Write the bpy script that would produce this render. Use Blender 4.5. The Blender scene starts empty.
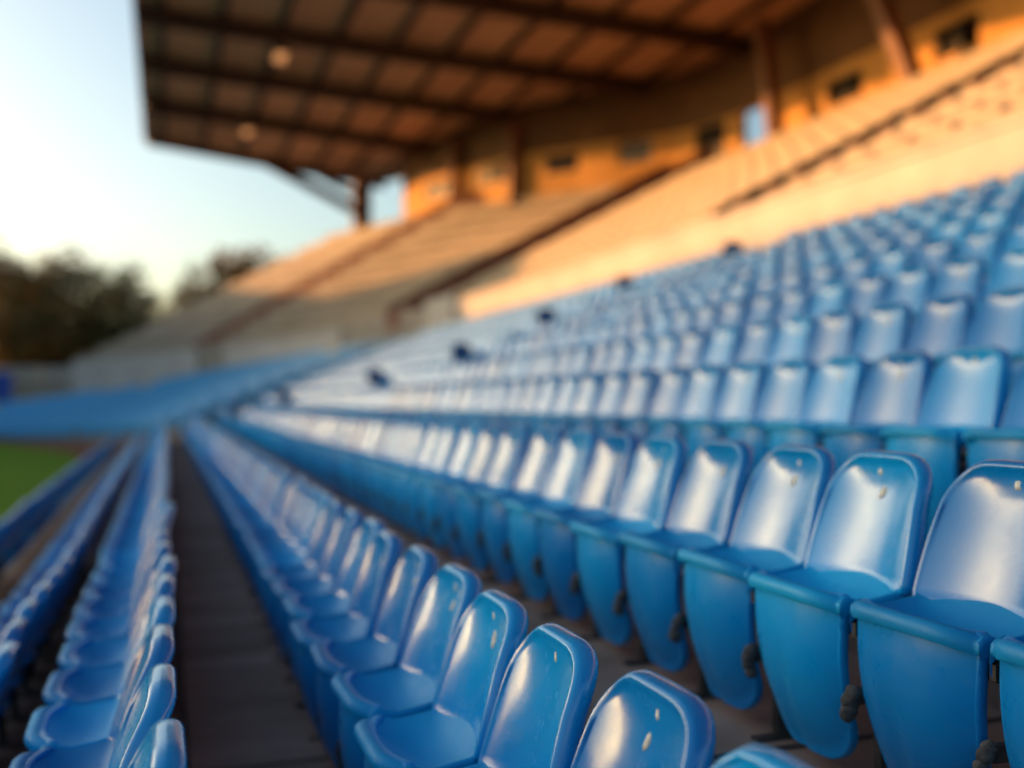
import bpy, bmesh, math, random
from mathutils import Vector, noise

random.seed(11)
SC = bpy.context.scene
COL = SC.collection
R = math.radians
PSI = R(19.1)                    # the camera is turned this far from the run of the rows
SN, CS = math.sin(PSI), math.cos(PSI)
EL, AZ = 7.6, -49.0               # the low sun: height and bearing from the run of the rows
GRASS = -2.3                     # heights are measured from the eye; the pitch lies 2.3 m lower

# ------------------------------------------------------------------ helpers
def proj(x, y, z):
    d = x * SN + y * CS
    if d < 0.05:
        return None
    return 512 + 1000 * (x * CS - y * SN) / d, 400 - 1000 * z / d, d

def link(o, parent=None):
    COL.objects.link(o)
    if parent is not None:
        o.parent = parent
    return o

class MB:
    """collects verts and faces for ONE mesh"""
    def __init__(s):
        s.v, s.f, s.sm = [], [], []
    def add(s, vs, fs, smooth=False):
        b = len(s.v)
        s.v.extend([tuple(p) for p in vs])
        for f in fs:
            s.f.append(tuple(i + b for i in f)); s.sm.append(smooth)
        return s
    def box(s, x0, x1, y0, y1, z0, z1):
        v = [(x, y, z) for x in (x0, x1) for y in (y0, y1) for z in (z0, z1)]
        return s.add(v, [(0, 1, 3, 2), (4, 6, 7, 5), (0, 4, 5, 1), (2, 3, 7, 6), (0, 2, 6, 4), (1, 5, 7, 3)])
    def prism8(s, lo, hi):
        """lo and hi: four points each, joined into a closed block"""
        return s.add(list(lo) + list(hi), [(3, 2, 1, 0), (4, 5, 6, 7), (0, 1, 5, 4), (1, 2, 6, 5), (2, 3, 7, 6), (3, 0, 4, 7)])
    def beam(s, a, b, w, h, up=(0, 0, 1)):
        a, b = Vector(a), Vector(b)
        t = (b - a).normalized(); u = Vector(up)
        r = t.cross(u)
        if r.length < 1e-4:
            r = Vector((1, 0, 0))
        r.normalize(); u = r.cross(t).normalized()
        q = [(-w / 2, -h / 2), (w / 2, -h / 2), (w / 2, h / 2), (-w / 2, h / 2)]
        return s.prism8([a + r * i + u * j for i, j in q], [b + r * i + u * j for i, j in q])
    def tube(s, pts, rad, n=8):
        pts = [Vector(p) for p in pts]
        if not isinstance(rad, (list, tuple)):
            rad = [rad] * len(pts)
        vs, fs = [], []
        for i, p in enumerate(pts):
            t = (pts[min(i + 1, len(pts) - 1)] - pts[max(i - 1, 0)]).normalized()
            r = t.cross(Vector((0.13, 0.21, 1)))
            if r.length < 1e-3:
                r = t.cross(Vector((1, 0, 0)))
            r.normalize(); u = r.cross(t)
            for k in range(n):
                a = 2 * math.pi * k / n
                vs.append(p + (r * math.cos(a) + u * math.sin(a)) * rad[i])
        for i in range(len(pts) - 1):
            for k in range(n):
                k2 = (k + 1) % n
                fs.append((i * n + k, i * n + k2, (i + 1) * n + k2, (i + 1) * n + k))
        fs.append(tuple(range(n - 1, -1, -1))); fs.append(tuple((len(pts) - 1) * n + k for k in range(n)))
        return s.add(vs, fs, True)
    def grid(s, rows, smooth=True, flip=False):
        n, m = len(rows), len(rows[0])
        vs = [p for r in rows for p in r]
        fs = []
        for i in range(n - 1):
            for j in range(m - 1):
                q = (i * m + j, i * m + j + 1, (i + 1) * m + j + 1, (i + 1) * m + j)
                fs.append(q[::-1] if flip else q)
        return s.add(vs, fs, smooth)
    def mesh(s, name, mat):
        me = bpy.data.meshes.new(name)
        me.from_pydata(s.v, [], s.f)
        me.polygons.foreach_set('use_smooth', s.sm)
        if mat is not None:
            me.materials.append(mat)
        me.update()
        return me
    def build(s, name, mat, parent=None):
        me = s.mesh(name, mat)
        bm = bmesh.new(); bm.from_mesh(me)
        bmesh.ops.recalc_face_normals(bm, faces=bm.faces)
        bm.to_mesh(me); bm.free()
        return link(bpy.data.objects.new(name, me), parent)

def tag(o, label=None, cat=None, group=None, kind=None):
    for k, v in (('label', label), ('category', cat), ('group', group), ('kind', kind)):
        if v:
            o[k] = v
    return o

def empty(name, loc, label, cat, group=None, rz=0):
    o = bpy.data.objects.new(name, None)
    o.empty_display_size = 0.2
    o.location = loc; o.rotation_euler = (0, 0, rz)
    return tag(link(o), label, cat, group)

def catmull(pts, t):
    n = len(pts) - 1
    t = max(0.0, min(n - 1e-6, t))
    i = int(t); u = t - i
    p1, p2 = Vector(pts[i]), Vector(pts[i + 1])
    p0 = Vector(pts[i - 1]) if i > 0 else p1 * 2 - p2
    p3 = Vector(pts[i + 2]) if i + 2 <= n else p2 * 2 - p1
    return 0.5 * ((2 * p1) + (p2 - p0) * u + (2 * p0 - 5 * p1 + 4 * p2 - p3) * u * u + (3 * p1 - p0 - 3 * p2 + p3) * u ** 3)

# ------------------------------------------------------------------ materials
def mat_base(name):
    m = bpy.data.materials.new(name); m.use_nodes = True
    nt = m.node_tree
    return m, nt, nt.nodes, nt.links, nt.nodes['Principled BSDF']

def surf(name, c1, c2, scale=3.0, rough=(0.6, 0.8), bump=0.0, detail=6, metal=0.0, spec=0.5, stretch=None, contrast=(0.35, 0.65)):
    m, nt, N, L, P = mat_base(name)
    tc = N.new('ShaderNodeTexCoord'); src = tc.outputs['Object']
    if stretch:
        mp = N.new('ShaderNodeMapping'); mp.inputs['Scale'].default_value = stretch
        L.new(src, mp.inputs[0]); src = mp.outputs[0]
    no = N.new('ShaderNodeTexNoise'); no.inputs['Scale'].default_value = scale; no.inputs['Detail'].default_value = detail
    no.inputs['Roughness'].default_value = 0.62
    L.new(src, no.inputs['Vector'])
    rp = N.new('ShaderNodeValToRGB')
    rp.color_ramp.elements[0].position, rp.color_ramp.elements[1].position = contrast
    rp.color_ramp.elements[0].color = (*c1, 1); rp.color_ramp.elements[1].color = (*c2, 1)
    L.new(no.outputs['Fac'], rp.inputs[0]); L.new(rp.outputs[0], P.inputs['Base Color'])
    mr = N.new('ShaderNodeMapRange'); mr.inputs['To Min'].default_value, mr.inputs['To Max'].default_value = rough
    L.new(no.outputs['Fac'], mr.inputs[0]); L.new(mr.outputs[0], P.inputs['Roughness'])
    P.inputs['Metallic'].default_value = metal
    P.inputs['Specular IOR Level'].default_value = spec
    if bump:
        b = N.new('ShaderNodeBump'); b.inputs['Strength'].default_value = bump; b.inputs['Distance'].default_value = 0.02
        n2 = N.new('ShaderNodeTexNoise'); n2.inputs['Scale'].default_value = scale * 9; n2.inputs['Detail'].default_value = 4
        L.new(src, n2.inputs['Vector']); L.new(n2.outputs['Fac'], b.inputs['Height']); L.new(b.outputs[0], P.inputs['Normal'])
    return m

def plastic(name, c_dark, c_light, rough=0.3, coat=0.0, spec=0.5):
    """moulded seat plastic: per-seat fading, fine scratches, a film of dust"""
    m, nt, N, L, P = mat_base(name)
    tc = N.new('ShaderNodeTexCoord')
    at = N.new('ShaderNodeAttribute'); at.attribute_type = 'OBJECT'; at.attribute_name = 'fade'
    geo = N.new('ShaderNodeNewGeometry')
    no = N.new('ShaderNodeTexNoise'); no.inputs['Scale'].default_value = 2.3; no.inputs['Detail'].default_value = 5
    L.new(geo.outputs['Position'], no.inputs['Vector'])
    ad = N.new('ShaderNodeMath'); ad.operation = 'MULTIPLY_ADD'; ad.inputs[1].default_value = 0.55
    L.new(no.outputs['Fac'], ad.inputs[0]); L.new(at.outputs['Fac'], ad.inputs[2])
    rp = N.new('ShaderNodeValToRGB')
    rp.color_ramp.elements[0].position, rp.color_ramp.elements[1].position = 0.15, 0.75
    rp.color_ramp.elements[0].color = (*c_dark, 1); rp.color_ramp.elements[1].color = (*c_light, 1)
    L.new(ad.outputs[0], rp.inputs[0])
    dn = N.new('ShaderNodeTexNoise'); dn.inputs['Scale'].default_value = 42; dn.inputs['Detail'].default_value = 6; dn.inputs['Roughness'].default_value = 0.7
    L.new(geo.outputs['Position'], dn.inputs['Vector'])
    dr = N.new('ShaderNodeMapRange'); dr.inputs['From Min'].default_value = 0.56; dr.inputs['From Max'].default_value = 0.78
    dr.inputs['To Max'].default_value = 0.08
    L.new(dn.outputs['Fac'], dr.inputs[0])
    mx = N.new('ShaderNodeMix'); mx.data_type = 'RGBA'
    mx.inputs['B'].default_value = (0.33, 0.36, 0.38, 1)
    L.new(dr.outputs[0], mx.inputs['Factor']); L.new(rp.outputs[0], mx.inputs['A'])
    L.new(mx.outputs['Result'], P.inputs['Base Color'])
    wn = N.new('ShaderNodeTexNoise'); wn.inputs['Scale'].default_value = 11; wn.inputs['Detail'].default_value = 7; wn.inputs['Roughness'].default_value = 0.68
    L.new(geo.outputs['Position'], wn.inputs['Vector'])
    ro = N.new('ShaderNodeMapRange'); ro.inputs['From Min'].default_value = 0.32; ro.inputs['From Max'].default_value = 0.68
    ro.inputs['To Min'].default_value = rough - 0.06; ro.inputs['To Max'].default_value = rough + 0.13
    L.new(wn.outputs['Fac'], ro.inputs[0]); L.new(ro.outputs[0], P.inputs['Roughness'])
    P.inputs['IOR'].default_value = 1.5
    P.inputs['Specular IOR Level'].default_value = spec
    P.inputs['Coat Weight'].default_value = coat; P.inputs['Coat Roughness'].default_value = 0.15; P.inputs['Coat IOR'].default_value = 1.6
    b = N.new('ShaderNodeBump'); b.inputs['Strength'].default_value = 0.05; b.inputs['Distance'].default_value = 0.004
    L.new(dn.outputs['Fac'], b.inputs['Height']); L.new(b.outputs[0], P.inputs['Normal'])
    return m

M = {}
M['blue'] = plastic('blue_seat_plastic', (0.0005, 0.205, 0.60), (0.001, 0.36, 0.85), 0.30)
M['blue_gloss'] = plastic('glossy_blue_backrest', (0.0005, 0.205, 0.60), (0.001, 0.36, 0.85), 0.20, 0.5)
M['blue_matte'] = plastic('scuffed_blue_pan', (0.0005, 0.225, 0.57), (0.001, 0.38, 0.80), 0.48, 0.0, 0.3)
M['pale_glare'] = plastic('painted_glare_blue_plastic', (0.05, 0.36, 0.74), (0.10, 0.49, 0.88), 0.36)  # paler blue carries the sky glare on the curved end's seats
M['deep_blue'] = plastic('navy_plastic', (0.005, 0.10, 0.34), (0.008, 0.14, 0.44), 0.45)
M['steel'] = surf('dark_bracket_steel', (0.02, 0.02, 0.022), (0.06, 0.055, 0.055), 14, (0.45, 0.7), 0.2, metal=0.3)
M['knob'] = surf('worn_rubber_knob', (0.03, 0.03, 0.033), (0.12, 0.115, 0.115), 40, (0.6, 0.9), 0.5)
M['mark'] = surf('worn_white_paint', (0.45, 0.44, 0.40), (0.82, 0.80, 0.74), 60, (0.4, 0.7), 0.2)
M['mark_grey'] = surf('worn_number_plate', (0.46, 0.45, 0.41), (0.84, 0.82, 0.76), 75, (0.35, 0.6), 0.2, contrast=(0.42, 0.58))
M['floor'] = surf('old_dark_concrete', (0.22, 0.150, 0.120), (0.42, 0.30, 0.25), 1.3, (0.8, 0.95), 0.35, detail=9, spec=0.3, stretch=(0.5, 1.5, 1))
M['terrace'] = surf('tan_concrete', (0.33, 0.265, 0.21), (0.48, 0.40, 0.33), 0.7, (0.8, 0.95), 0.2, detail=9)
M['bench'] = surf('weathered_bench_board', (0.52, 0.40, 0.29), (0.68, 0.54, 0.40), 2.0, (0.6, 0.85), 0.2)
M['stair'] = surf('rust_brown_stair', (0.17, 0.058, 0.036), (0.28, 0.10, 0.065), 1.5, (0.75, 0.95), 0.2)
M['cream'] = surf('cream_render', (0.58, 0.51, 0.46), (0.72, 0.64, 0.585), 0.8, (0.7, 0.9), 0.1, detail=9)
M['ochre'] = surf('ochre_render', (0.58, 0.28, 0.07), (0.70, 0.36, 0.10), 0.9, (0.75, 0.9), 0.1, detail=8)
M['upper_shade'] = surf('painted_shade_brown', (0.12, 0.052, 0.022), (0.18, 0.082, 0.036), 0.9, (0.7, 0.9), 0.1)  # dark brown holds the roof's shade on the upper back wall
M['rust'] = surf('red_brown_steel', (0.16, 0.055, 0.03), (0.26, 0.10, 0.055), 3, (0.5, 0.75), 0.1)
M['beam'] = surf('dark_brown_steel', (0.045, 0.021, 0.014), (0.08, 0.037, 0.024), 2, (0.5, 0.8), 0.1)
M['deck'] = surf('brown_roof_sheet', (0.55, 0.31, 0.17), (0.70, 0.42, 0.25), 0.5, (0.55, 0.8), 0.1, stretch=(1, 0.35, 1))
M['window'] = surf('dark_window_glass', (0.008, 0.008, 0.009), (0.016, 0.015, 0.015), 1.0, (0.08, 0.2), spec=0.5)
M['pale_window'] = surf('dusty_window_glass', (0.16, 0.155, 0.15), (0.25, 0.24, 0.23), 1.0, (0.2, 0.4))
M['frame'] = surf('dark_window_frame', (0.03, 0.022, 0.018), (0.05, 0.036, 0.03), 5, (0.5, 0.7))
M['grass'] = surf('mown_grass', (0.09, 0.195, 0.005), (0.14, 0.27, 0.008), 0.25, (0.9, 1.0), 0.6, spec=0.08, detail=10, contrast=(0.3, 0.7))
M['track'] = surf('red_running_track', (0.20, 0.062, 0.04), (0.28, 0.095, 0.06), 0.6, (0.9, 1.0), 0.2, spec=0.08)
M['ground'] = surf('dry_ground', (0.08, 0.075, 0.05), (0.16, 0.14, 0.10), 0.2, (0.9, 1.0), 0.3)
M['rail'] = surf('galvanised_rail', (0.30, 0.30, 0.30), (0.44, 0.44, 0.43), 8, (0.4, 0.6), metal=0.4)
M['bark'] = surf('tree_bark', (0.045, 0.032, 0.022), (0.10, 0.075, 0.052), 4, (0.85, 1.0), 0.8, stretch=(1, 1, 0.2))
M['board'] = surf('blue_hoarding', (0.01, 0.06, 0.38), (0.015, 0.085, 0.48), 1, (0.4, 0.6))

def leaf_mat(name, a, b, c):
    m, nt, N, L, P = mat_base(name)
    geo = N.new('ShaderNodeNewGeometry')
    no = N.new('ShaderNodeTexNoise'); no.inputs['Scale'].default_value = 0.3; no.inputs['Detail'].default_value = 3
    L.new(geo.outputs['Position'], no.inputs['Vector'])
    ad = N.new('ShaderNodeMath'); ad.operation = 'MULTIPLY_ADD'; ad.inputs[1].default_value = 0.35
    L.new(geo.outputs['Random Per Island'], ad.inputs[0]); L.new(no.outputs['Fac'], ad.inputs[2])
    rp = N.new('ShaderNodeValToRGB'); e = rp.color_ramp.elements
    e[0].position, e[0].color = 0.45, (*a, 1)
    e[1].position, e[1].color = 0.68, (*b, 1)
    x = e.new(0.86); x.color = (*c, 1)
    L.new(ad.outputs[0], rp.inputs[0]); L.new(rp.outputs[0], P.inputs['Base Color'])
    P.inputs['Roughness'].default_value = 0.6
    tr = N.new('ShaderNodeBsdfTranslucent'); L.new(rp.outputs[0], tr.inputs[0])
    mx = N.new('ShaderNodeMixShader'); mx.inputs[0].default_value = 0.42
    L.new(P.outputs[0], mx.inputs[1]); L.new(tr.outputs[0], mx.inputs[2])
    L.new(mx.outputs[0], N['Material Output'].inputs['Surface'])
    return m
M['leaf_dark'] = leaf_mat('dark_green_leaf', (0.065, 0.068, 0.022), (0.115, 0.105, 0.03), (0.24, 0.13, 0.036))
M['leaf_autumn'] = leaf_mat('autumn_leaf', (0.060, 0.055, 0.016), (0.17, 0.09, 0.022), (0.30, 0.135, 0.028))

def lamp_mat():
    m, nt, N, L, P = mat_base('warm_lamp_glass')
    P.inputs['Base Color'].default_value = (0.8, 0.6, 0.4, 1)
    P.inputs['Emission Color'].default_value = (1.0, 0.40, 0.14, 1)
    P.inputs['Emission Strength'].default_value = 0.3
    return m
M['lamp'] = lamp_mat()

# ------------------------------------------------------------------ the seat
PITCH = 0.47

def back_pt(s, t):
    w = 0.186 + 0.022 * (1 - t) + 0.004 * math.sin(math.pi * t)
    a = max(0.0, (abs(s) - 0.42) / 0.58)
    zt = 0.88 - 0.115 * (1 - math.sqrt(max(0.0, 1 - a * a))) - 0.004 * s * s
    z = 0.535 + (zt - 0.535) * t
    k = (z - 0.535) / 0.345
    x = -0.098 * (1 - k) + 0.044 * (1 - abs(s) ** 2.1) * (1 - k ** 7) + 0.022 * k ** 4 - 0.02
    return Vector((x, s * w, z))

def skirt_pt(s, t):
    a = max(0.0, (abs(s) - 0.40) / 0.60)
    zb = 0.055 + 0.12 * (1 - math.sqrt(max(0.0, 1 - a * a)))
    z = 0.527 + (zb - 0.527) * t
    k = (0.527 - z) / 0.472
    w = 0.205 - 0.038 * k ** 1.4
    x = -0.352 + 0.050 * abs(s) ** 2.6 - 0.016 * math.sin(math.pi * k) + 0.085 * k ** 2.2
    x += 0.014 * math.exp(-((s - 0.22) / 0.09) ** 2) * min(1, max(0, (k - 0.3) * 4))
    return Vector((x, s * w, z))

def shell(mb, fn, nu, nv, thick, rim):
    """a moulded panel: front sheet, rolled rim all round, back sheet"""
    ss = [math.sin(math.pi / 2 * (-1 + 2 * i / nu)) for i in range(nu + 1)]
    F = [[fn(s, j / nv) for s in ss] for j in range(nv + 1)]
    mb.grid(F)
    loop = [(0, i) for i in range(nu + 1)] + [(j, nu) for j in range(1, nv + 1)] + [(nv, i) for i in range(nu - 1, -1, -1)] + [(j, 0) for j in range(nv - 1, 0, -1)]
    P = [F[j][i] for j, i in loop]
    c = sum(P, Vector()) / len(P)
    nrm = []
    for i in range(len(P)):
        t = P[(i + 1) % len(P)] - P[i - 1]
        n = Vector((0, t.z, -t.y))
        if n.length < 1e-6:
            n = P[i] - c; n.x = 0
        n.normalize()
        if n.dot(P[i] - c) < 0:
            n = -n
        nrm.append(n)
    rings = []
    for out, dx in rim:
        r = [P[i] + nrm[i] * out + Vector((dx, 0, 0)) for i in range(len(P))]
        rings.append(r + [r[0]])
    if rings:
        mb.grid([P + [P[0]]] + rings)
        B = [[p + Vector((thick, 0, 0)) for p in r] for r in F]
        bl = [B[j][i] for j, i in loop]
        mb.grid([rings[-1], bl + [bl[0]]])
        mb.grid(B)

PAN = [(-0.062, 0.558), (-0.080, 0.538), (-0.110, 0.508), (-0.145, 0.480), (-0.215, 0.470), (-0.275, 0.486), (-0.322, 0.522), (-0.343, 0.545), (-0.362, 0.546), (-0.375, 0.536), (-0.377, 0.518), (-0.370, 0.505)]
def pan_rows(nu, prof):
    rows = []
    ss = [math.sin(math.pi / 2 * (-1 + 2 * i / nu)) for i in range(nu + 1)]
    for (x, z) in prof:
        k = min(1, max(0, (-x - 0.05) / 0.3))
        row = []
        for s in ss:
            e = max(0, (abs(s) - 0.5) / 0.5)
            xx = x + 0.055 * e ** 2.2 * k
            zz = z + 0.012 * abs(s) ** 3.5 * (1 - k) + 0.055 * abs(s) ** 3 * math.sin(math.pi * k) - 0.020 * e ** 2 * k
            row.append(Vector((xx, s * (0.196 + 0.012 * k), zz)))
        rows.append(row)
    return rows

def make_pan(mb, nu, prof, rim=True):
    rows = pan_rows(nu, prof)
    mb.grid(rows)
    if rim:
        for side in (0, -1):
            sg = -1 if side == 0 else 1
            edge = [r[side] for r in rows]
            g = [edge]
            for o, dz in ((0.006, 0.005), (0.012, 0.001), (0.014, -0.012), (0.012, -0.045)):
                g.append([p + Vector((0, sg * o, dz)) for p in edge])
            mb.grid(g)
        mb.grid([[p - Vector((0, 0, 0.03)) for p in r] for r in rows[1:-3]])

RIM = [(0.007, -0.0065), (0.014, -0.003), (0.020, 0.006), (0.0235, 0.019), (0.0235, 0.034), (0.019, 0.047), (0.010, 0.056), (0.001, 0.060)]
RIM2 = [(0.004, -0.001), (0.008, 0.006), (0.009, 0.024), (0.002, 0.030)]
mb = MB(); shell(mb, back_pt, 18, 14, 0.046, RIM); me_back = mb.mesh('backrest', M['blue_gloss'])
mb = MB(); make_pan(mb, 16, PAN); me_pan = mb.mesh('seat_pan', M['blue_matte'])
mb = MB(); shell(mb, skirt_pt, 18, 12, 0.026, RIM2); me_skirt = mb.mesh('front_panel', M['blue'])
for me in (me_back, me_pan, me_skirt):
    bm = bmesh.new(); bm.from_mesh(me)
    bmesh.ops.remove_doubles(bm, verts=bm.verts, dist=1e-5)
    bmesh.ops.recalc_face_normals(bm, faces=bm.faces)
    bm.to_mesh(me); bm.free()
mb = MB()
mb.box(-0.225, -0.185, 0.221, 0.249, 0.0, 0.47)
mb.box(-0.30, -0.10, 0.214, 0.256, 0.0, 0.014)
mb.box(-0.30, -0.06, 0.226, 0.244, 0.43, 0.465)
mb.box(-0.30, -0.225, 0.226, 0.244, 0.25, 0.29)
me_leg = mb.mesh('support_leg', M['steel'])
mb = MB(); mb.box(-0.20, -0.155, -0.235, 0.235, 0.40, 0.445); me_rail = mb.mesh('mounting_rail', M['steel'])
def knob_mesh(seed):
    rr = random.Random(seed); bm = bmesh.new()
    for k in range(4):
        g = bmesh.ops.create_icosphere(bm, subdivisions=2, radius=rr.uniform(0.017, 0.026))
        o = Vector((-0.315 + rr.uniform(-.012, .014), 0.235 + rr.uniform(-.008, .008), 0.285 - 0.022 * k + rr.uniform(-.006, .006)))
        for v in g['verts']:
            v.co *= 1 + 0.25 * noise.noise(v.co * 70 + Vector((seed, k, 0)))
            v.co += o
    me = bpy.data.meshes.new('hinge_knob'); bm.to_mesh(me); bm.free()
    for p in me.polygons: p.use_smooth = True
    me.materials.append(M['knob']); return me
knobs = [knob_mesh(i) for i in range(3)]
def mark_mesh(name, seed, z0, r, n, mat):
    """worn scraps of a painted mark that follow the curve of the backrest"""
    rr = random.Random(seed); b = MB()
    for k in range(n):
        cy, cz = rr.uniform(-.6, .6) * r * (n > 1), z0 + rr.uniform(-.9, .9) * r * (n > 1)
        rad = r * rr.uniform(0.55, 0.8) if n > 1 else r
        ring = []
        for i in range(14):
            a = 2 * math.pi * i / 14
            q = rad * (1 + 0.35 * noise.noise(Vector((math.cos(a) * 1.6, math.sin(a) * 1.6, seed * 3.1 + k))))
            ring.append((cy + q * math.cos(a) * 0.8, cz + q * math.sin(a)))
        def on(y, z, lift):
            s = y / 0.19
            kk = (z - 0.535) / (0.345)
            p = back_pt(s, kk); return Vector((p.x - lift, y, z))
        o = 0.0003 * k
        c = on(cy, cz, 0.0016 + o)
        t = [on(y, z, 0.0012 + o) for y, z in ring]; u = [on(y, z, -0.002) for y, z in ring]
        vs = [c] + t + u
        fs = [(0, 1 + i, 1 + (i + 1) % 14) for i in range(14)] + [(1 + i, 15 + i, 15 + (i + 1) % 14, 1 + (i + 1) % 14) for i in range(14)]
        b.add(vs, fs, True)
    return b.mesh(name, mat)
marks_hi = [mark_mesh('bolt_cap', 10 + i, 0.842, 0.0115 + 0.002 * (i % 2), 1, M['mark']) for i in range(3)]
marks_lo = [mark_mesh('number_plate', 30 + i, 0.784, 0.0155, 5, M['mark_grey']) for i in range(4)]

# a lighter version of the seat for the mass of far seats
def light_seat(hi):
    b = MB()
    shell(b, back_pt, 10 if hi else 6, 7 if hi else 4, 0.046, RIM if hi else RIM[1::3]); b.n1 = len(b.f)
    make_pan(b, 8 if hi else 4, PAN if hi else PAN[1::3], hi); b.n2 = len(b.f)
    shell(b, skirt_pt, 8 if hi else 4, 5 if hi else 2, 0.02, RIM2[1:] if hi else [])
    return b
LS_HI, LS_LO = light_seat(True), light_seat(False)

# rows: X of the backrest top, its height against the eye, where the first seat stands, where the row ends
ROWS = [
    ('row along the pitch edge', -1.52, -1.17, 3.2, 38.0),
    ('second row from the pitch', -0.62, -0.985, 2.00, 38.2),
    ('row just below the dark aisle', -0.035, -0.69, 1.67, 38.3),
    ('row just above the dark aisle', 0.885, -0.578, 1.31, 38.2),
    ('second row above the dark aisle', 2.03, -0.178, 1.52, 37.8),
    ('third row above the dark aisle', 3.43, 0.218, 2.62, 37.5),
    ('fourth row above the dark aisle', 4.20, 0.575, 3.64, 37.3),
    ('fifth row above the dark aisle', 4.97, 0.915, 4.30, 37.1),
    ('sixth row above the dark aisle', 5.74, 1.24, 4.95, 36.9),
    ('seventh row above the dark aisle', 6.51, 1.56, 5.60, 36.7),
    ('eighth row above the dark aisle', 7.28, 1.88, 6.25, 36.5),
    ('ninth row above the dark aisle', 8.05, 2.19, 6.90, 36.3),
    ('highest blue row under the cream wall', 8.82, 2.50, 7.50, 36.1),
]
def aisle_y(x):
    return 29.0 if x < 4 else (19.6 if x < 4.6 else (16.0 if x < 8.5 else 13.6))
ORD = 'first second third fourth fifth sixth seventh eighth ninth tenth eleventh twelfth thirteenth fourteenth fifteenth sixteenth seventeenth eighteenth nineteenth twentieth'.split()

seats = []                                     # (row, x, y, z floor, visible, depth)
for r, (nm, x, ztop, y0, y1) in enumerate(ROWS):
    y = y0 - (0 if r < 4 else 2 * PITCH if r < 6 else 4 * PITCH)
    while y < y1:
        ya = aisle_y(x)
        if not (r >= 4 and abs(y - ya) < 0.62):
            p = proj(x, y, ztop)
            vis = p is not None and -4 < p[0] < 1024 + 170 / p[2] and p[1] < 764 and p[2] > 0.8
            c_ = proj(x - 0.36, y + 0.2, ztop - 0.36)
            vis = vis or (c_ is not None and 0 < c_[0] < 1015 and c_[1] < 755 and c_[2] > 0.8)
            seats.append([r, x + random.uniform(-.006, .006), y + random.uniform(-.012, .012), ztop - 0.88, vis, p[2] if p else 0.1])
        y += PITCH
inview = sorted([s for s in seats if s[4]], key=lambda s: s[5])
chosen = set(id(s) for s in inview[:296])
proto = None
count = {}
for s in sorted(seats, key=lambda s: (s[0], s[2])):
    if id(s) not in chosen:
        continue
    r, x, y, z, vis, d = s
    k = count.get(r, 0); count[r] = k + 1
    if k < len(ORD):
        lab = 'blue plastic seat, %s from the near end, %s' % (ORD[k], ROWS[r][0])
    else:
        lab = 'blurred blue seat past the twentieth of the %s' % ROWS[r][0]
    root = empty('stadium_seat', (x, y, z), lab, 'seat', 'blue seats in the straight rows', random.gauss(0, R(0.7)))
    root.rotation_euler.y = random.gauss(0, R(0.8))
    fade = random.uniform(-0.2, 0.42)
    parts = [('backrest', me_back), ('seat_pan', me_pan), ('front_panel', me_skirt)]
    if d < 11:
        parts += [('support_leg', me_leg), ('mounting_rail', me_rail), ('hinge_knob', random.choice(knobs))]
        if random.random() < 0.85: parts.append(('bolt_cap', random.choice(marks_hi)))
        if random.random() < 0.82: parts.append(('number_plate', random.choice(marks_lo)))
    for pn, me in parts:
        o = link(bpy.data.objects.new(pn, me), root)
        o['fade'] = fade
        if pn in ('bolt_cap', 'number_plate'):
            o.location = (0.0005, random.uniform(-.022, .014), 0)
            o.scale = (1, random.uniform(.75, 1.15), 1)

# everything past the three hundred largest: one mass of seats
mass = MB(); mass_mat = []
def put(lod, x, y, z, rz=0.0, far=False):
    c, s_ = math.cos(rz), math.sin(rz)
    mass.add([(x + v[0] * c - v[1] * s_, y + v[0] * s_ + v[1] * c, z + v[2]) for v in lod.v], lod.f, True)
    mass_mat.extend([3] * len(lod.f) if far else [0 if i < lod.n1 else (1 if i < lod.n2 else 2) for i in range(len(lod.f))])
for s in seats:
    if id(s) not in chosen:
        put(LS_HI if s[5] < 18 else LS_LO, s[1], s[2], s[3])

# ------------------------------------------------------------------ the lower tier: steps under the straight rows
treads = MB()
edge_x = [-2.35, -1.36, -0.50, 0.10, 1.08, 2.70] + [ROWS[i][1] + 0.12 for i in range(5, 13)] 
floors = [row[2] - 0.88 for row in ROWS]
pts = []
for i in range(13):
    pts.append((edge_x[i], floors[i])); pts.append((edge_x[i + 1], floors[i]))
pts.append((edge_x[13], 1.95)); pts.append((10.62, 1.95))
pts = [(edge_x[0], GRASS - 0.2)] + pts
for i in range(len(pts) - 1):
    (xa, za), (xb, zb) = pts[i], pts[i + 1]
    n = 10
    treads.grid([[(xa, -4 + 42.6 * k / n, za) for k in range(n + 1)], [(xb, -4 + 42.6 * k / n, zb) for k in range(n + 1)]], False)
for k in range(24):                             # joints of the concrete in the walkways
    y = 1.1 + 1.5 * k
    for xa, xb, z in ((0.125, 1.05, floors[3]), (1.10, 2.65, floors[4])):
        treads.add([(xa, y, z + .004), (xb, y, z + .004), (xb, y + .03, z + .004), (xa, y + .03, z + .004)], [(0, 1, 2, 3)])
nj = len(treads.f) - 48
fl = tag(treads.build('seating_floor', M['floor']), kind='structure')
fl.data.materials.append(M['steel'])
for p in fl.data.polygons:
    if p.index >= nj: p.material_index = 1

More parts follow.
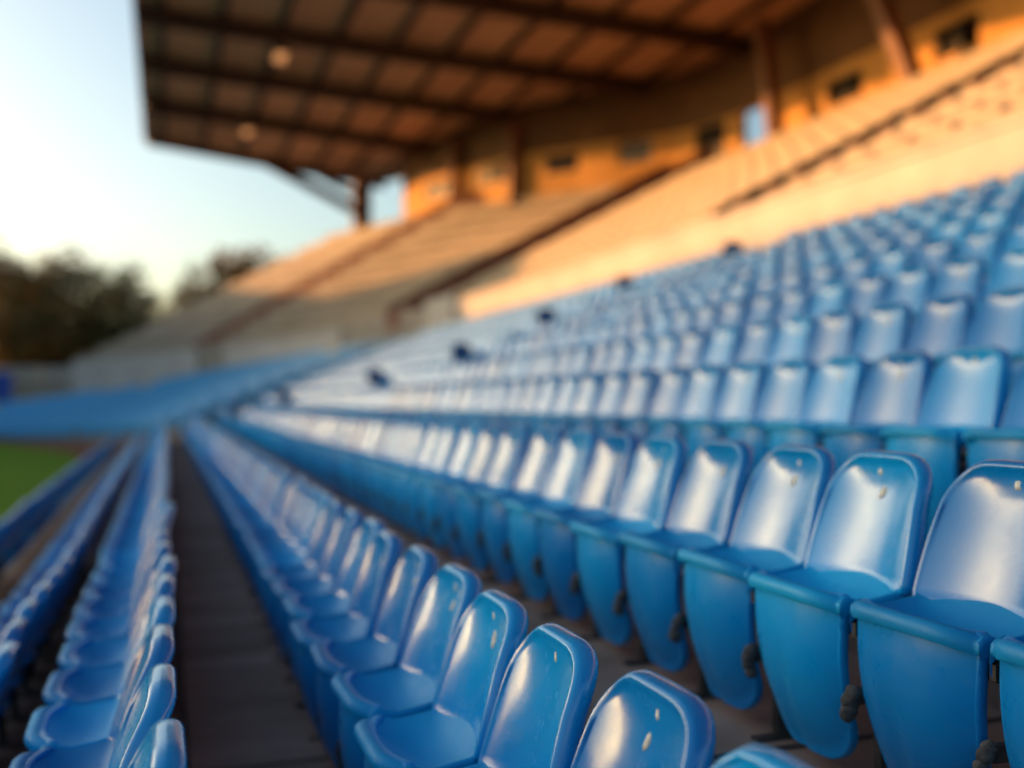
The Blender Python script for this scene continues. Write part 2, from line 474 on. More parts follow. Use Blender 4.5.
# the far end of the lower tier bends round behind the pitch
B = [(0.9, 39.9, -0.70), (-1.4, 48, -1.17), (-5, 58, -1.5), (-9.7, 69, -1.8), (-17, 80, -2.0)]
T = [(9.6, 37.2, 2.55), (6.4, 53.5, 2.30), (-1.2, 68.1, 1.10), (-9.4, 75.2, -0.10), (-17, 82, -1.2)]
NR = 8
bend = MB()
NS = 48
for j in range(NR):
    rows = []
    for f, up in ((j / NR, 0), (j / NR, 1), ((j + 1) / NR, 1)):
        row = []
        for i in range(NS + 1):
            a, b = catmull(B, 4 * i / NS), catmull(T, 4 * i / NS)
            p = a.lerp(b, f); zz = a.z + (b.z - a.z) * ((j + up) / NR) - 0.85
            row.append((p.x, p.y, zz))
        rows.append(row)
    bend.grid(rows, False)
bend.grid([[tuple(catmull(B, 4 * i / NS) - Vector((0, 0, 3.0))) for i in range(NS + 1)], [tuple(catmull(B, 4 * i / NS) - Vector((0, 0, 0.85))) for i in range(NS + 1)]], False)
bend.grid([[tuple(catmull(B, 0).lerp(catmull(T, 0), k / 8) - Vector((0, 0, 5))) for k in range(9)], [tuple(catmull(B, 0).lerp(catmull(T, 0), k / 8) - Vector((0, 0, 0.9))) for k in range(9)]], False)
tag(bend.build('end_seating_floor', M['floor']), kind='structure')
for j in range(NR):
    f = (j + 0.72) / NR
    t, prev, acc = 0.0, None, 0.5
    while t < 3.98:
        a, b = catmull(B, t), catmull(T, t); p = a.lerp(b, f)
        if prev is not None:
            acc += (p - prev).length
            if acc >= 0.5:
                acc = 0
                dr = (b - a); rz = math.atan2(dr.y, dr.x)
                if abs((t % 1.3) - 0.65) > 0.045 and t < 3.7:
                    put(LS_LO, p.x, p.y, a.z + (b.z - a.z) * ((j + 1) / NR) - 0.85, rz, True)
        prev = p; t += 0.006
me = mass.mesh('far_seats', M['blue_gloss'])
for k in ('blue_matte', 'blue', 'pale_glare'): me.materials.append(M[k])
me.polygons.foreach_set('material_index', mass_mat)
bm = bmesh.new(); bm.from_mesh(me); bmesh.ops.recalc_face_normals(bm, faces=bm.faces); bm.to_mesh(me); bm.free()
fs = link(bpy.data.objects.new('far_seats', me)); fs['fade'] = 0.45  # high fade lightens the far seats in place of glare
tag(fs, 'mass of far blue seats filling the upper rows and the curved end', 'seats', kind='stuff')

# dark end panels along the skewed stair aisle
WHICH = ['lowest', 'second lowest', 'middle one', 'second highest', 'highest']
spots = [(4, 29.0, 'at the far gap in the second row above the aisle'), (5, 29.0, 'at the far gap in the third row above the aisle')]
up = [6, 7, 9, 11, 12]
for i, r in enumerate(up):
    spots.append((r, aisle_y(ROWS[r][1]), '%s of those along the stair aisle' % WHICH[i]))
for r, y, where in spots:
    e = empty('aisle_end_panel', (ROWS[r][1] - 0.2, y + 0.42, floors[r]), 'dark blue rounded end panel, ' + where, 'end panel', 'dark end panels of the stair aisles')
    b = MB()
    n = 20
    outl = []
    for k in range(n):
        a = 2 * math.pi * k / n
        ca, sa = math.cos(a), math.sin(a)
        outl.append((0.17 * math.copysign(abs(ca) ** 0.6, ca), 0.78 + 0.15 * math.copysign(abs(sa) ** 0.6, sa)))
    vs = [(x, -0.05, z) for x, z in outl] + [(x * 1.06, -0.03, (z - .80) * 1.06 + .80) for x, z in outl] + [(x * 1.06, 0.03, (z - .80) * 1.06 + .80) for x, z in outl] + [(x, 0.05, z) for x, z in outl]
    fc = [tuple(range(n))[::-1], tuple(range(3 * n, 4 * n))]
    for q in range(3):
        fc += [(q * n + k, q * n + (k + 1) % n, (q + 1) * n + (k + 1) % n, (q + 1) * n + k) for k in range(n)]
    b.add(vs, fc); b.build('panel', M['deep_blue'], e)['fade'] = 0.1
    b = MB(); b.box(-0.03, 0.03, -0.025, 0.025, 0, 0.62); b.box(-0.12, 0.12, -0.06, 0.06, 0, 0.012); b.build('post', M['steel'], e)

# ------------------------------------------------------------------ the upper stand
W = [(10.5, -6, 3.56), (10.5, 18, 3.56), (10.4, 30, 3.56), (9.2, 41, 3.52), (6.7, 53.5, 3.4), (1.9, 63.9, 3.1), (-5.8, 72.9, 2.5)]
K = [(20.6, -12, 9.0), (20.6, 11.6, 9.0), (20.6, 27, 9.05), (20.4, 36.5, 9.25), (17.7, 42, 9.5), (14.6, 48.3, 9.8), (11.0, 62.9, 10.4)]
NST = 11
def Wp(a): return catmull(W, a)
def Kp(a): return catmull(K, a)

stand = empty('grandstand', (15, 20, 0), 'large covered grandstand with tan terraces, ochre back wall and brown cantilever roof', 'grandstand')
stand.location = (0, 0, 0)
ter = MB(); NA = 72
def base(a): return Wp(a) - Vector((0, 0, 0.45))
def step_z(a, k): return base(a).z + (Kp(a).z - base(a).z) * k / NST
for k in range(NST):
    rows = []
    for f, lv in ((k / NST, k), (k / NST, k + 1), ((k + 1) / NST, k + 1)):
        row = []
        for i in range(NA + 1):
            a = 6 * i / NA
            p = Wp(a).lerp(Kp(a), f); row.append((p.x, p.y, step_z(a, lv)))
        rows.append(row)
    ter.grid(rows, False)
# walk behind the terrace and its open end
ter.grid([[tuple(Kp(6 * i / NA)) for i in range(NA + 1)], [tuple(Kp(6 * i / NA) + (Kp(6 * i / NA) - Wp(6 * i / NA)).normalized() * Vector((4.0, 4.0, 0)).length * 0.7 * Vector((1, 1, 0)).normalized().length * 1.0 - Vector((0, 0, ((Kp(6 * i / NA) - Wp(6 * i / NA)).normalized() * 3.96).z))) for i in range(NA + 1)]], False)
for k in range(NST):
    a = 6
    p, q = Wp(a).lerp(Kp(a), k / NST), Wp(a).lerp(Kp(a), (k + 1) / NST)
    z = step_z(a, k + 1)
    ter.add([(p.x, p.y, -3), (q.x, q.y, -3), (q.x, q.y, z), (p.x, p.y, z)], [(0, 1, 2, 3)])
ter.grid([[(Wp(6 * i / NA).x, Wp(6 * i / NA).y, -2.6) for i in range(NA + 1)], [tuple(base(6 * i / NA)) for i in range(NA + 1)]], False)
ter.build('terrace', M['terrace'], stand)
for k in range(NST - 1):
    b = MB(); t = 0.02
    while t < 5.97:
        p0 = Wp(t).lerp(Kp(t), (k + 0.40) / NST)
        d = Kp(t) - Wp(t); d.z = 0; d.normalize()
        v = Wp(t + .01).lerp(Kp(t + .01), (k + 0.40) / NST) - p0; per = v.length / 0.01
        t2 = t + 1.0 / per
        p1 = Wp(t2).lerp(Kp(t2), (k + 0.40) / NST)
        z = step_z(t, k + 1)
        side = (p1 - p0); side.z = 0
        q = [p0, p0 + side * 0.78, p0 + side * 0.78 + d * 0.42, p0 + d * 0.42]
        b.prism8([(u.x, u.y, z + 0.12) for u in q], [(u.x, u.y, z + 0.24) for u in q])
        q = [u + d * 0.30 for u in q[:2]] + [p0 + side * .78 + d * .345, p0 + d * .345]
        t = t2
    b.build('bench', M['bench'], stand)

# stair aisles that climb the terrace, with their side parapets
def stair(a0, wid, f0=0.0, f1=1.0, par=0.62):
    b = MB(); pb = MB()
    n = NST * 2
    i0, i1 = int(f0 * n), int(f1 * n)
    P = lambda f: Wp(a0).lerp(Kp(a0), f)
    side = (Wp(a0 + .02) - Wp(a0 - .02)); side.z = 0; side.normalize()
    zz = lambda k: base(a0).z + (Kp(a0).z - base(a0).z) * k / n
    for k in range(i0, i1):
        p, q = P(k / n), P((k + 1) / n)
        z = zz(k + 1) + 0.30 + 0.02
        lo = [p - side * wid / 2, q - side * wid / 2, q + side * wid / 2, p + side * wid / 2]
        b.prism8([(v.x, v.y, z - 0.7) for v in lo], [(v.x, v.y, z) for v in lo])
    b.build('stair_aisle', M['stair'], stand)
    p, q = P(f0), P(f1)
    za, zb = zz(i0) + 0.3, zz(i1) + 0.3
    for sg in (-1, 1):
        u = side * sg * (wid / 2 + 0.09)
        b = MB()
        w2 = side * 0.08
        b.prism8([p + u - w2 - Vector((0, 0, p.z - za + .4)), p + u + w2 - Vector((0, 0, p.z - za + .4)), q + u + w2 - Vector((0, 0, q.z - zb + .4)), q + u - w2 - Vector((0, 0, q.z - zb + .4))],
                 [p + u - w2 + Vector((0, 0, za - p.z + par)), p + u + w2 + Vector((0, 0, za - p.z + par)), q + u + w2 + Vector((0, 0, zb - q.z + par)), q + u - w2 + Vector((0, 0, zb - q.z + par))])
        b.build('stair_parapet', M['stair'], stand)
stair(3.0, 2.6)
stair(5.0, 1.2, par=0.5)
stair(1.0, 0.9, 0.0, 1.0, 0.04)
tag(empty('stair_railing', tuple(Wp(1.0).lerp(Kp(1.0), 0.15)), 'dark brown handrail climbing the terrace beside the skewed upper stair', 'railing'))
rail = bpy.data.objects['stair_railing']; ro = Vector(rail.location)
b = MB(); pts = []
for k in range(9):
    f = 0.01 + 0.97 * k / 8
    p = Wp(1.0).lerp(Kp(1.0), f); z = base(1.0).z + (Kp(1.0).z - base(1.0).z) * f + 0.3
    top = Vector((p.x, p.y, z + 0.42)) - ro; pts.append(top)
    pb = MB(); pb.tube([Vector((p.x, p.y, z)) - ro, top], 0.035, 8); pb.build('post', M['beam'], rail)
b.tube(pts, 0.03, 8); b.build('handrail', M['beam'], rail)
for p, q in zip(pts, pts[1:]):
    b = MB(); n_ = Vector((0, 0.012, 0)); lo_z, hi_z = Vector((0, 0, .40)), Vector((0, 0, .02))
    b.prism8([p - lo_z - n_, q - lo_z - n_, q - lo_z + n_, p - lo_z + n_], [p - hi_z - n_, q - hi_z - n_, q - hi_z + n_, p - hi_z + n_]); b.build('infill_panel', M['beam'], rail)

# cream wall in front of the terrace, in lengths as built
def wall_piece(a0, a1, label, ztrim=0.0, n=24, mat='cream'):
    b = MB(); rows = [[], [], [], [], []]
    for i in range(n + 1):
        a = a0 + (a1 - a0) * i / n
        p = Wp(a); t = (Wp(min(6, a + .01)) - Wp(max(0, a - .01))); t.z = 0; t.normalize()
        nn = Vector((-t.y, t.x, 0)) * 0.14
        lowz = 1.9 if a < 3 else max(-1.6, 1.9 - (a - 3) * 0.75)
        q = [(p + nn, lowz), (p + nn, p.z - ztrim), (p - nn, p.z - ztrim), (p - nn, lowz)]
        for k, (v, z) in enumerate(q): rows[k].append((v.x, v.y, z))
        rows[4].append(rows[0][-1])
    b.grid(rows, False)
    b.add([r[0] for r in rows[:4]], [(0, 1, 2, 3)]); b.add([r[-1] for r in rows[:4]], [(3, 2, 1, 0)])
    o = b.build('terrace_wall', M[mat]); tag(o, label, 'wall', 'low walls in front of the terrace')
    c = MB(); rows = [[], [], [], [], []]
    for i in range(n + 1):
        a = a0 + (a1 - a0) * i / n
        p = Wp(a); t = (Wp(min(6, a + .01)) - Wp(max(0, a - .01))); t.z = 0; t.normalize()
        nn = Vector((-t.y, t.x, 0)) * 0.19
        z = p.z - ztrim
        for k, (v, zz) in enumerate([(p + nn, z + .002), (p + nn, z + .09), (p - nn, z + .09), (p - nn, z + .002)]): rows[k].append((v.x, v.y, zz))
        rows[4].append(rows[0][-1])
    c.grid(rows, False); c.add([r[0] for r in rows[:4]], [(0, 1, 2, 3)]); c.add([r[-1] for r in rows[:4]], [(3, 2, 1, 0)])
    c.build('coping', M[mat], o)
wall_piece(0.0, 2.42, 'long cream wall glowing in the low sun above the blue rows')
wall_piece(2.46, 2.72, 'short taller pale wall block where the sunlit cream wall ends', -0.25, 6)
wall_piece(3.55, 4.75, 'pale grey wall length below the shaded far terrace', 0.1)
wall_piece(5.0, 6.0, 'pale grey wall length at the far low end of the terrace', 0.0)

# back wall with its windows, following the terrace
def roof_z(x): return 14.6 - 0.03 * (x + 1.1)
def Bk(a):
    p = Kp(a); d = p - Wp(a); d.z = 0; d.normalize()
    return p + d * 0.6
def a_of_u(u):
    lo, hi = 0.9, 6.0
    for _ in range(40):
        m = (lo + hi) / 2; p = Bk(m); q = proj(p.x, p.y, p.z)
        if q is None or q[0] > u: lo = m
        else: hi = m
    return lo
openings = [  # u right, u left, z low, z high (against the terrace top), kind
    (1120, 1080, 0.85, 1.75, 'window'), (982, 936, 0.85, 1.75, 'window'), (864, 828, 0.80, 1.70, 'window'), (767, 741, 0.55, 2.05, 'gap'),
    (726, 696, 0.02, 2.06, 'door'), (652, 618, 1.0, 2.0, 'pale'), (578, 545, 1.0, 1.8, 'window'), (508, 476, 1.0, 1.8, 'window'), (448, 425, 1.0, 1.8, 'window')]
wall = MB()
def panel(mbx, a0, a1, h0, h1, thick=0.28, off=0.0):
    n = max(1, int((a1 - a0) / 0.06))
    rows = [[] for _ in range(5)]
    for i in range(n + 1):
        a = a0 + (a1 - a0) * i / n
        p = Bk(a); d = Kp(a) - Wp(a); d.z = 0; d.normalize()
        f, g = p + d * off, p + d * (off + thick)
        z0, z1 = p.z + h0, (p.z + h1 if h1 is not None else roof_z(p.x) - 0.03)
        for k, q in enumerate([(f.x, f.y, z0), (f.x, f.y, z1), (g.x, g.y, z1), (g.x, g.y, z0), (f.x, f.y, z0)]): rows[k].append(q)
    mbx.grid(rows, False)
    mbx.add([r[0] for r in rows[:4]], [(0, 1, 2, 3)]); mbx.add([r[-1] for r in rows[:4]], [(3, 2, 1, 0)])
cur = 0.2
for (ur, ul, h0, h1, kd) in openings:
    a0, a1 = a_of_u(ur), a_of_u(ul)
    panel(wall, cur, a0, -0.6, None)
    panel(wall, a0, a1, -0.6, h0); panel(wall, a0, a1, h1, None)
    if kd != 'gap':
        fr = MB(); w = (a1 - a0)
        e = 0.06 * w
        for (x0, x1, y0, y1) in ((a0, a0 + e, h0, h1), (a1 - e, a1, h0, h1), (a0 + e, a1 - e, h0, h0 + .08), (a0 + e, a1 - e, h1 - .08, h1), (a0 + w / 2 - e / 2, a0 + w / 2 + e / 2, h0 + .08, h1 - .08)):
            panel(fr, x0, x1, y0, y1, 0.1, 0.08)
        f = fr.build('door' if kd == 'door' else 'window', M['frame'], stand)
        gl = MB(); panel(gl, a0, a1, h0, h1, 0.02, 0.19)
        gl.build('door_leaf' if kd == 'door' else 'pane', M['pale_window'] if kd == 'pale' else M['window'], f)
    cur = a1
panel(wall, cur, a_of_u(403), -0.6, None)
wall.build('back_wall', M['ochre'], stand)
upper_shade = MB(); panel(upper_shade, 0.2, a_of_u(403), 2.1, None, 0.06, -0.065)  # thin sheet added to paint the roof's shade above the windows
upper_shade.build('upper_wall_shade', M['upper_shade'], stand)

# roof: deck, purlins along the rows, beams across
fy = [-14, -7, 0, 7, 14, 21, 27, 33, 39, 44.6, 50.8, 59]
bk = [(23.2, -14), (23.2, -7), (23.2, 0), (23.2, 7), (23.2, 14), (23.2, 21), (23.2, 27), (23.2, 33), (23.0, 39), (21.6, 46), (18.6, 54), (13.4, 64.2)]
FX = -1.1
deck = MB()
lo = [[(FX, y, roof_z(FX)) for y in fy], [(x, y, roof_z(x)) for x, y in bk]]
deck.grid(lo, False); deck.grid([[(x, y, z + 0.16) for x, y, z in r] for r in lo], False)
deck.grid([lo[0], [(x, y, z + .16) for x, y, z in lo[0]]], False); deck.grid([lo[1], [(x, y, z + .16) for x, y, z in lo[1]]], False)
for i in (0, -1):
    a, c = lo[0][i], lo[1][i]
    deck.add([a, c, (c[0], c[1], c[2] + .16), (a[0], a[1], a[2] + .16)], [(0, 1, 2, 3)])
deck.build('roof_deck', M['deck'], stand)
def yend(x):
    pl = [(FX, 59)] + [(13.4, 64.2), (18.6, 54), (21.6, 46), (23.0, 39), (23.2, 33)]
    for (xa, ya), (xb, yb) in zip(pl, pl[1:]):
        if xa <= x <= xb: return ya + (yb - ya) * (x - xa) / (xb - xa)
    return 33
for i in range(len(fy)):
    a = Vector((FX + 0.05, fy[i], roof_z(FX + .05) - 0.36)); c = Vector((bk[i][0] - .05, bk[i][1], roof_z(bk[i][0] - .05) - 0.36))
    if i == len(fy) - 1:
        a += Vector((0, -.25, .30)); c += Vector((0, -.25, .30))
    b = MB(); 
    b.beam(a + Vector((0, 0, -.14)), c + Vector((0, 0, -.14)), 0.34, 0.05); b.beam(a, c, 0.10, 0.72 - 0.49); b.beam(a + Vector((0, 0, .215)), c + Vector((0, 0, .215)), 0.34, 0.05)
    b.beam(a + Vector((0, 0, -.30)), c + Vector((0, 0, -.30)), 0.30, 0.22)
    b.build('roof_beam', M['beam'], stand)
x = -0.2
while x < 22.8:
    b = MB(); z = roof_z(x) - 0.105
    b.beam((x, -13.8, z), (x, yend(x) - 0.25, z), 0.20, 0.20); b.build('purlin', M['beam'], stand)
    x += 2.2
b = MB(); b.beam((FX - .06, -14, roof_z(FX) - 0.12), (FX - .06, 59.05, roof_z(FX) + 0.02), 0.10, 0.45); b.build('front_fascia', M['rust'], stand)
b = MB(); b.beam((FX - .0, 59.06, roof_z(FX) + 0.02), (13.4, 64.26, roof_z(13.4) + 0.02), 0.10, 0.45); b.build('end_fascia', M['beam'], stand)

# pillars on the terrace top that carry the roof
def pillar(foot, head, w=0.5):
    b = MB(); b.beam(foot, head, w, w * 0.8, (0, 1, 0)); b.beam(Vector(foot), Vector(foot) + Vector((0, 0, .25)), w * 1.5, w * 1.4, (0, 1, 0))
    b.build('pillar', M['rust'], stand)
    return b
feet = [((20.0, 22.7, 8.6), (19.4, 24.6, 13.5), 0.5), ((20.2, 29.9, 8.7), (20.0, 30.6, 13.5), 0.5), ((20.0, 13.0, 8.6), (19.6, 14.6, 13.5), .5), ((20.0, 3.0, 8.6), (19.6, 4.5, 13.5), .5)]
for u_ in (532, 470):
    a = a_of_u(u_); p = Bk(a); d = Kp(a) - Wp(a); d.z = 0; d.normalize(); q = p - d * 1.0
    feet.append(((q.x, q.y, q.z - .35), (q.x, q.y, roof_z(q.x) - 0.6), 0.5))
feet.append(((11.45, 61.6, 10.0), (11.45, 61.6, roof_z(11.45) - 0.5), 1.05))
for f, h, w in feet: pillar(f, h, w)
b = MB(); b.beam((11.3, 61.4, 11.6), (5.6, 60.6, roof_z(5.4) - 0.35), 0.5, 0.5); b.build('brace', M['beam'], stand)
b = MB(); b.beam((11.3, 61.3, 12.6), (8.4, 61.2, roof_z(7.6) - 0.5), 0.32, 0.32); b.build('brace', M['beam'], stand)

# two lit lamps under the roof
for (x, y, lb) in ((4.4, 41.9, 'warm lit lamp under the roof, in the second bay from the roof tip'), (4.0, 54.3, 'warm lit lamp under the roof, in the last bay by the roof tip')):
    z = roof_z(x) - 0.22
    e = empty('roof_lamp', (x, y, z), lb, 'lamp', 'lamps under the grandstand roof')
    b = MB(); b.box(-.28, .28, -.54, .54, -0.04, 0.18); b.build('housing', M['frame'], e)
    b = MB(); b.prism8([(-.24, -.5, -.045), (.24, -.5, -.045), (.24, .5, -.045), (-.24, .5, -.045)], [(-.18, -.42, -.16), (.18, -.42, -.16), (.18, .42, -.16), (-.18, .42, -.16)]); b.build('diffuser', M['lamp'], e)

# ------------------------------------------------------------------ ground, pitch, track
b = MB(); n = 12
b.grid([[(-600 + 1200 * i / n, -600 + 1200 * j / n, GRASS - 0.02) for i in range(n + 1)] for j in range(n + 1)], False)
tag(b.build('ground', M['ground']), kind='structure')
b = MB(); b.add([(-70, -20, GRASS - .012), (-2.36, -20, GRASS - .012), (-2.36, 40, GRASS - .012), (0.4, 40, GRASS - .012), (-2.0, 48, GRASS - .012), (-5.6, 58, GRASS - .012), (-10.2, 69, GRASS - .012), (-17.6, 80, GRASS - .012), (-70, 80, GRASS - .012)], [tuple(range(9))])
tag(b.build('running_track', M['track']), kind='structure')
b = MB(); b.add([(-62, -20, GRASS), (-2.6, -20, GRASS), (-2.6, 39, GRASS), (-4.0, 48, GRASS), (-8.2, 59, GRASS), (-14.0, 68, GRASS), (-62, 68, GRASS)], [tuple(range(7))])
tag(b.build('pitch_grass', M['grass']), kind='stuff')
bpy.data.objects['pitch_grass']['label'] = 'short mown green grass of the pitch below the rows'; bpy.data.objects['pitch_grass']['category'] = 'grass'

# boundary fence behind the far end
fe = empty('boundary_fence', (-22, 90, GRASS), 'pale grey slatted boundary fence in front of the dark trees', 'fence')
b = MB(); b.box(-8, 17.5, -0.12, 0.12, 0, 3.6); b.build('fence_base', M['terrace'], fe)
for k in range(10):
    b = MB(); b.box(-8 + 2.78 * k, -7.88 + 2.78 * k, -0.06, 0.06, 3.6, 4.9); b.build('fence_post', M['rail'], fe)
b = MB()
for z in (3.8, 4.05, 4.3, 4.55, 4.8): b.box(-8, 17.2, -0.1, -0.065, z, z + 0.16)
b.build('fence_slats', M['cream'], fe)
b = MB()
vs = []
b.box(-0.9, 0.9, -0.06, 0.06, 2.2, 4.4)
hb = empty('hoarding', (-11.9, 84.0, GRASS), 'saturated blue hoarding at the edge of the pitch by the fence', 'hoarding')
b.build('panel', M['board'], hb)
b = MB(); b.box(-0.7, -0.6, 0.062, 0.16, 0, 4.3); b.box(0.6, 0.7, 0.062, 0.16, 0, 4.3); b.build('stay', M['steel'], hb)

# roofed stand added out of the frame, roofline shaped to shade the lower rows
os_ = empty('added_shade_stand', (0, 0, 0), 'unseen roofed stand added across the pitch corner to shade the lower rows', 'grandstand')
A0, A1 = Vector((-20.5, 85.5, 0)), Vector((-82, 29.5, 0))
dirv = (A1 - A0).normalized(); nrm = Vector((-dirv.y, dirv.x, 0))
if nrm.dot(Vector((20, -40, 0))) < 0: nrm = -nrm
def ost(name, s0, s1, o0, o1, z0, z1, mat):
    b = MB(); q = [A0 + dirv * s0 + nrm * o0, A0 + dirv * s1 + nrm * o0, A0 + dirv * s1 + nrm * o1, A0 + dirv * s0 + nrm * o1]
    b.prism8([(v.x, v.y, z0) for v in q], [(v.x, v.y, z1) for v in q]); b.build(name, M[mat], os_)
LEN = (A1 - A0).length
TE = math.tan(R(EL)); LH = Vector((math.sin(R(AZ)), math.cos(R(AZ)), 0)); OV = 7.5
def cut(y, z, x=10.5):
    """where the sun's ray through a point of the terrace wall meets this stand: distance along it, and height there"""
    p = Vector((x, y, 0)); den = LH.x * nrm.x + LH.y * nrm.y
    L = ((A0 + nrm * OV - p).dot(nrm)) / den
    return (p + LH * L - A0).dot(dirv), z + L * TE
def roofing(name, s0, z0, sA, zA, o0, o1, th, mat):
    b = MB(); q = [A0 + dirv * s0 + nrm * o0, A0 + dirv * sA + nrm * o0, A0 + dirv * sA + nrm * o1, A0 + dirv * s0 + nrm * o1]
    zz = [z0, zA, zA, z0]
    b.prism8([(v.x, v.y, z - th) for v, z in zip(q, zz)], [(v.x, v.y, z) for v, z in zip(q, zz)]); b.build(name, M[mat], os_)
sky_line = [(-7.0, cut(55, 5.6, 8.1)[1]), cut(55, 5.6, 8.1), cut(42, 6.9, 14.6), cut(32.6, 4.4), None, cut(31.9, 2.85), cut(8, 2.85), cut(-14, 2.8)]
print('skyline', sky_line)
for p, q in zip(sky_line, sky_line[1:]):
    if p is None or q is None: continue
    roofing('shade_stand_wall', p[0] + .005, p[1] - .3, q[0] - .005, q[1] - .3, -0.5, 0.5, 14.0, 'terrace')
    roofing('shade_stand_roof', p[0] + .005, p[1], q[0] - .005, q[1], -1.0, OV, 0.28, 'deck')
s3 = sky_line[-1][0]
for k in range(8):
    ost('shade_stand_step', 0.5, s3 - .5, 0.55 + 1.1 * k, 0.55 + 1.1 * (k + 1), GRASS, 5.0 - 0.85 * k, 'floor')
for k in range(10):
    ost('shade_stand_pillar', 0.6 + k * (s3 - 1.6) / 9, 1.0 + k * (s3 - 1.6) / 9, 6.4, 6.8, GRASS, 10.2, 'rust')

# ------------------------------------------------------------------ trees
def make_tree(seed, H, Wd, mats, leaves):
    rr = random.Random(seed)
    cr = MB(); tk = MB()
    tk.tube([(0, 0, 0), (0.1, 0.05, H * 0.25), (0.05, -0.1, H * 0.55), (0.1, 0, H * 0.85)], [H * .028, H * .021, H * .014, H * .004], 9)
    clumps = []
    nb = 17
    for i in range(nb):
        h = H * (0.28 + 0.66 * (i + rr.random()) / nb)
        prof = math.sin(math.pi * min(1, max(0.08, (h / H - 0.16) / 0.9))) ** 0.7
        rad = Wd * prof * rr.uniform(0.35, 1.0)
        a = i * 2.4 + rr.uniform(-.4, .4)
        c = Vector((rad * math.cos(a), rad * math.sin(a), h))
        tk.tube([(0.05, 0, h * 0.72), (c.x * .5, c.y * .5, h * 0.88), tuple(c)], [H * .010, H * .006, H * .002], 6)
        clumps.append((c, Wd * rr.uniform(0.30, 0.52)))
        for q in range(2):
            c2 = c + Vector((rr.uniform(-1, 1), rr.uniform(-1, 1), rr.uniform(-.5, .9))) * Wd * 0.42
            clumps.append((c2, Wd * rr.uniform(0.16, 0.30)))
    clumps.append((Vector((0.1, 0, H * 0.93)), Wd * 0.28))
    tot = sum(r ** 2 for _, r in clumps)
    for c, r in clumps:
        for _ in range(int(leaves * r * r / tot)):
            v = Vector((rr.gauss(0, 1), rr.gauss(0, 1), rr.gauss(0, 1))).normalized() * r * rr.uniform(0.35, 1.08) ** 0.7
            v.z *= 0.8
            p = c + v
            s = rr.uniform(0.13, 0.30)
            ax = Vector((rr.gauss(0, 1), rr.gauss(0, 1), rr.gauss(0, .7))).normalized(); bx = ax.orthogonal().normalized()
            if rr.random() < .5: bx = ax.cross(bx)
            cr.add([p - ax * s, p + bx * s * .55, p + ax * s, p - bx * s * .55], [(0, 1, 2, 3)])
    return tk.mesh('trunk', M['bark']), cr.mesh('crown', M[mats])
kinds = [make_tree(3, 14.5, 4.6, 'leaf_dark', 5200), make_tree(8, 13.5, 4.2, 'leaf_autumn', 4200), make_tree(21, 13.0, 5.0, 'leaf_dark', 5200)]
def tree(u, vtop, d, kind, hh, label, sx=1.0):
    xc = (u - 512) / 1000 * d
    x, y = xc * CS + d * SN, -xc * SN + d * CS
    H = (14.5, 13.5, 13.0)[kind]
    want = (400 - vtop) / 1000 * d - GRASS
    s = want / H
    e = empty('tree', (x, y, GRASS), label, 'tree', 'trees behind the stadium', hh)
    e.scale = (s * sx, s * sx, s)
    tk, cr = kinds[kind]
    link(bpy.data.objects.new('trunk', tk), e); link(bpy.data.objects.new('crown', cr), e)
tree(-34, 244, 96, 2, 0.3, 'dark tree at the picture edge behind the boundary fence', 1.0)
tree(8, 262, 104, 0, 1.9, 'dark green tree between the edge tree and the tallest one', 1.0)
tree(46, 250, 98, 1, 0.9, 'tallest tree behind the fence, orange autumn leaves in a dark crown', 1.0)
tree(88, 268, 96, 2, 4.1, 'broad dark tree beside the orange-tinted tallest tree', 1.0)
tree(122, 274, 100, 0, 2.6, 'dark tree whose crown steps down towards the terrace end', 0.95)
tree(150, 300, 104, 2, 5.2, 'lowest dark tree just before the terrace slope', 0.9)
tree(66, 300, 92, 0, 5.9, 'low dark tree in front of the tallest one', 1.3)
tree(20, 305, 92, 2, 2.2, 'low dark tree behind the fence near the blue hoarding', 1.3)
tree(110, 312, 92, 0, 3.3, 'low dark tree behind the low end of the pale terrace', 1.2)
tree(246, 245, 100, 1, 2.1, 'autumn tree rising alone above the terrace slope', 0.75)
tree(205, 283, 104, 1, 4.4, 'small orange-brown tree peeping over the terrace slope', 0.9)
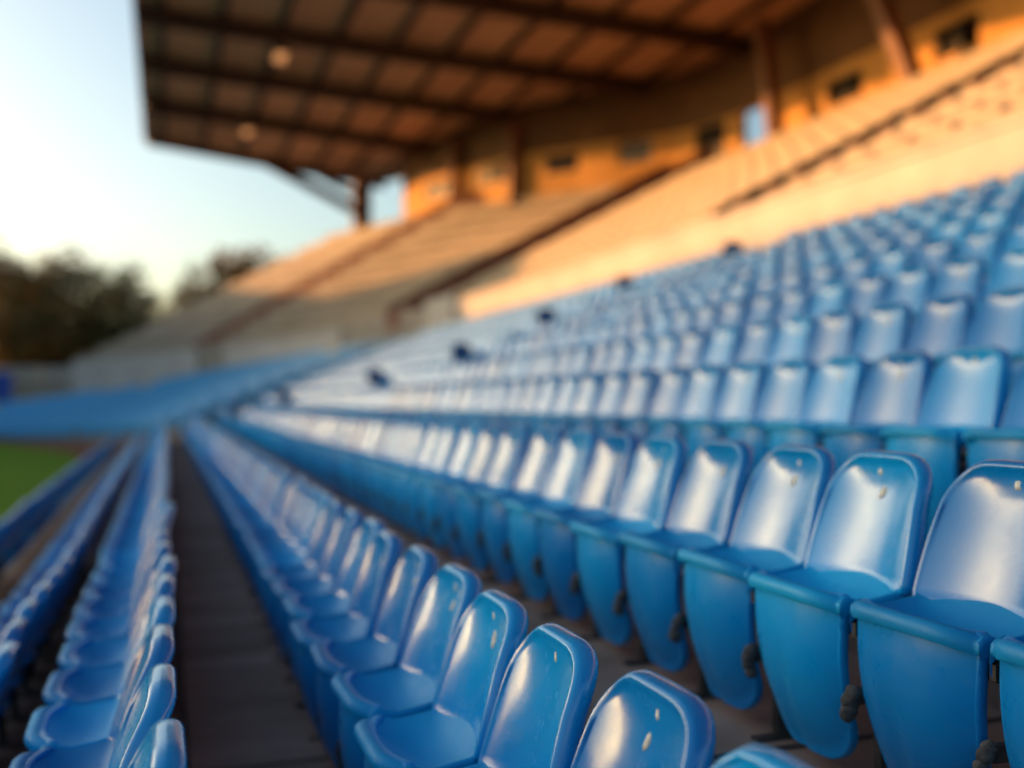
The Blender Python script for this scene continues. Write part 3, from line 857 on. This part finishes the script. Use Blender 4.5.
tree(172, 310, 100, 1, 1.2, 'low olive tree in the dip between the dark trees and the slope', 0.9)
tree(226, 266, 98, 2, 0.7, 'broad olive tree filling the space left of the lone autumn tree', 0.85)
tree(275, 262, 108, 0, 4.9, 'thin dark tree half hidden behind the terrace slope', 0.7)

# ------------------------------------------------------------------ light
w = bpy.data.worlds.new('World'); SC.world = w; w.use_nodes = True
N = w.node_tree.nodes
sk = N.new('ShaderNodeTexSky'); sk.sky_type = 'NISHITA'; sk.sun_disc = False
sk.sun_elevation = R(EL); sk.sun_rotation = R(AZ); sk.air_density = 1.0; sk.dust_density = 3.0; sk.ozone_density = 1.5
tint = N.new('ShaderNodeMix'); tint.data_type = 'RGBA'; tint.blend_type = 'MULTIPLY'; tint.inputs['Factor'].default_value = 1.0
tint.inputs['B'].default_value = (0.955, 0.99, 0.97, 1)
w.node_tree.links.new(sk.outputs[0], tint.inputs['A']); w.node_tree.links.new(tint.outputs['Result'], N['Background'].inputs[0]); N['Background'].inputs[1].default_value = 0.15
ld = bpy.data.lights.new('sun', 'SUN'); ld.energy = 3.2; ld.angle = R(0.6); ld.color = (1.0, 0.43, 0.125)
lo_ = link(bpy.data.objects.new('sun', ld))
D = Vector((math.cos(R(EL)) * math.sin(R(AZ)), math.cos(R(EL)) * math.cos(R(AZ)), math.sin(R(EL))))
lo_.rotation_euler = D.to_track_quat('Z', 'Y').to_euler()

# ------------------------------------------------------------------ camera
cd = bpy.data.cameras.new('camera'); cam = link(bpy.data.objects.new('camera', cd))
cd.sensor_width = 36; cd.lens = 35.16; cd.clip_end = 3000; cd.clip_start = 0.05
cam.rotation_euler = (R(90) + math.atan(16 / 1000), 0, -PSI)
cd.dof.use_dof = True; cd.dof.focus_distance = 2.3; cd.dof.aperture_fstop = 0.80
SC.camera = cam
vs = SC.view_settings
SC.display_settings.display_device = 'sRGB'
vs.view_transform = 'Standard'; vs.look = 'None'; vs.exposure = 1.17; vs.gamma = 1
SC.cycles.use_denoising = True
SC.cycles.max_bounces = 8
SC.cycles.sample_clamp_indirect = 6
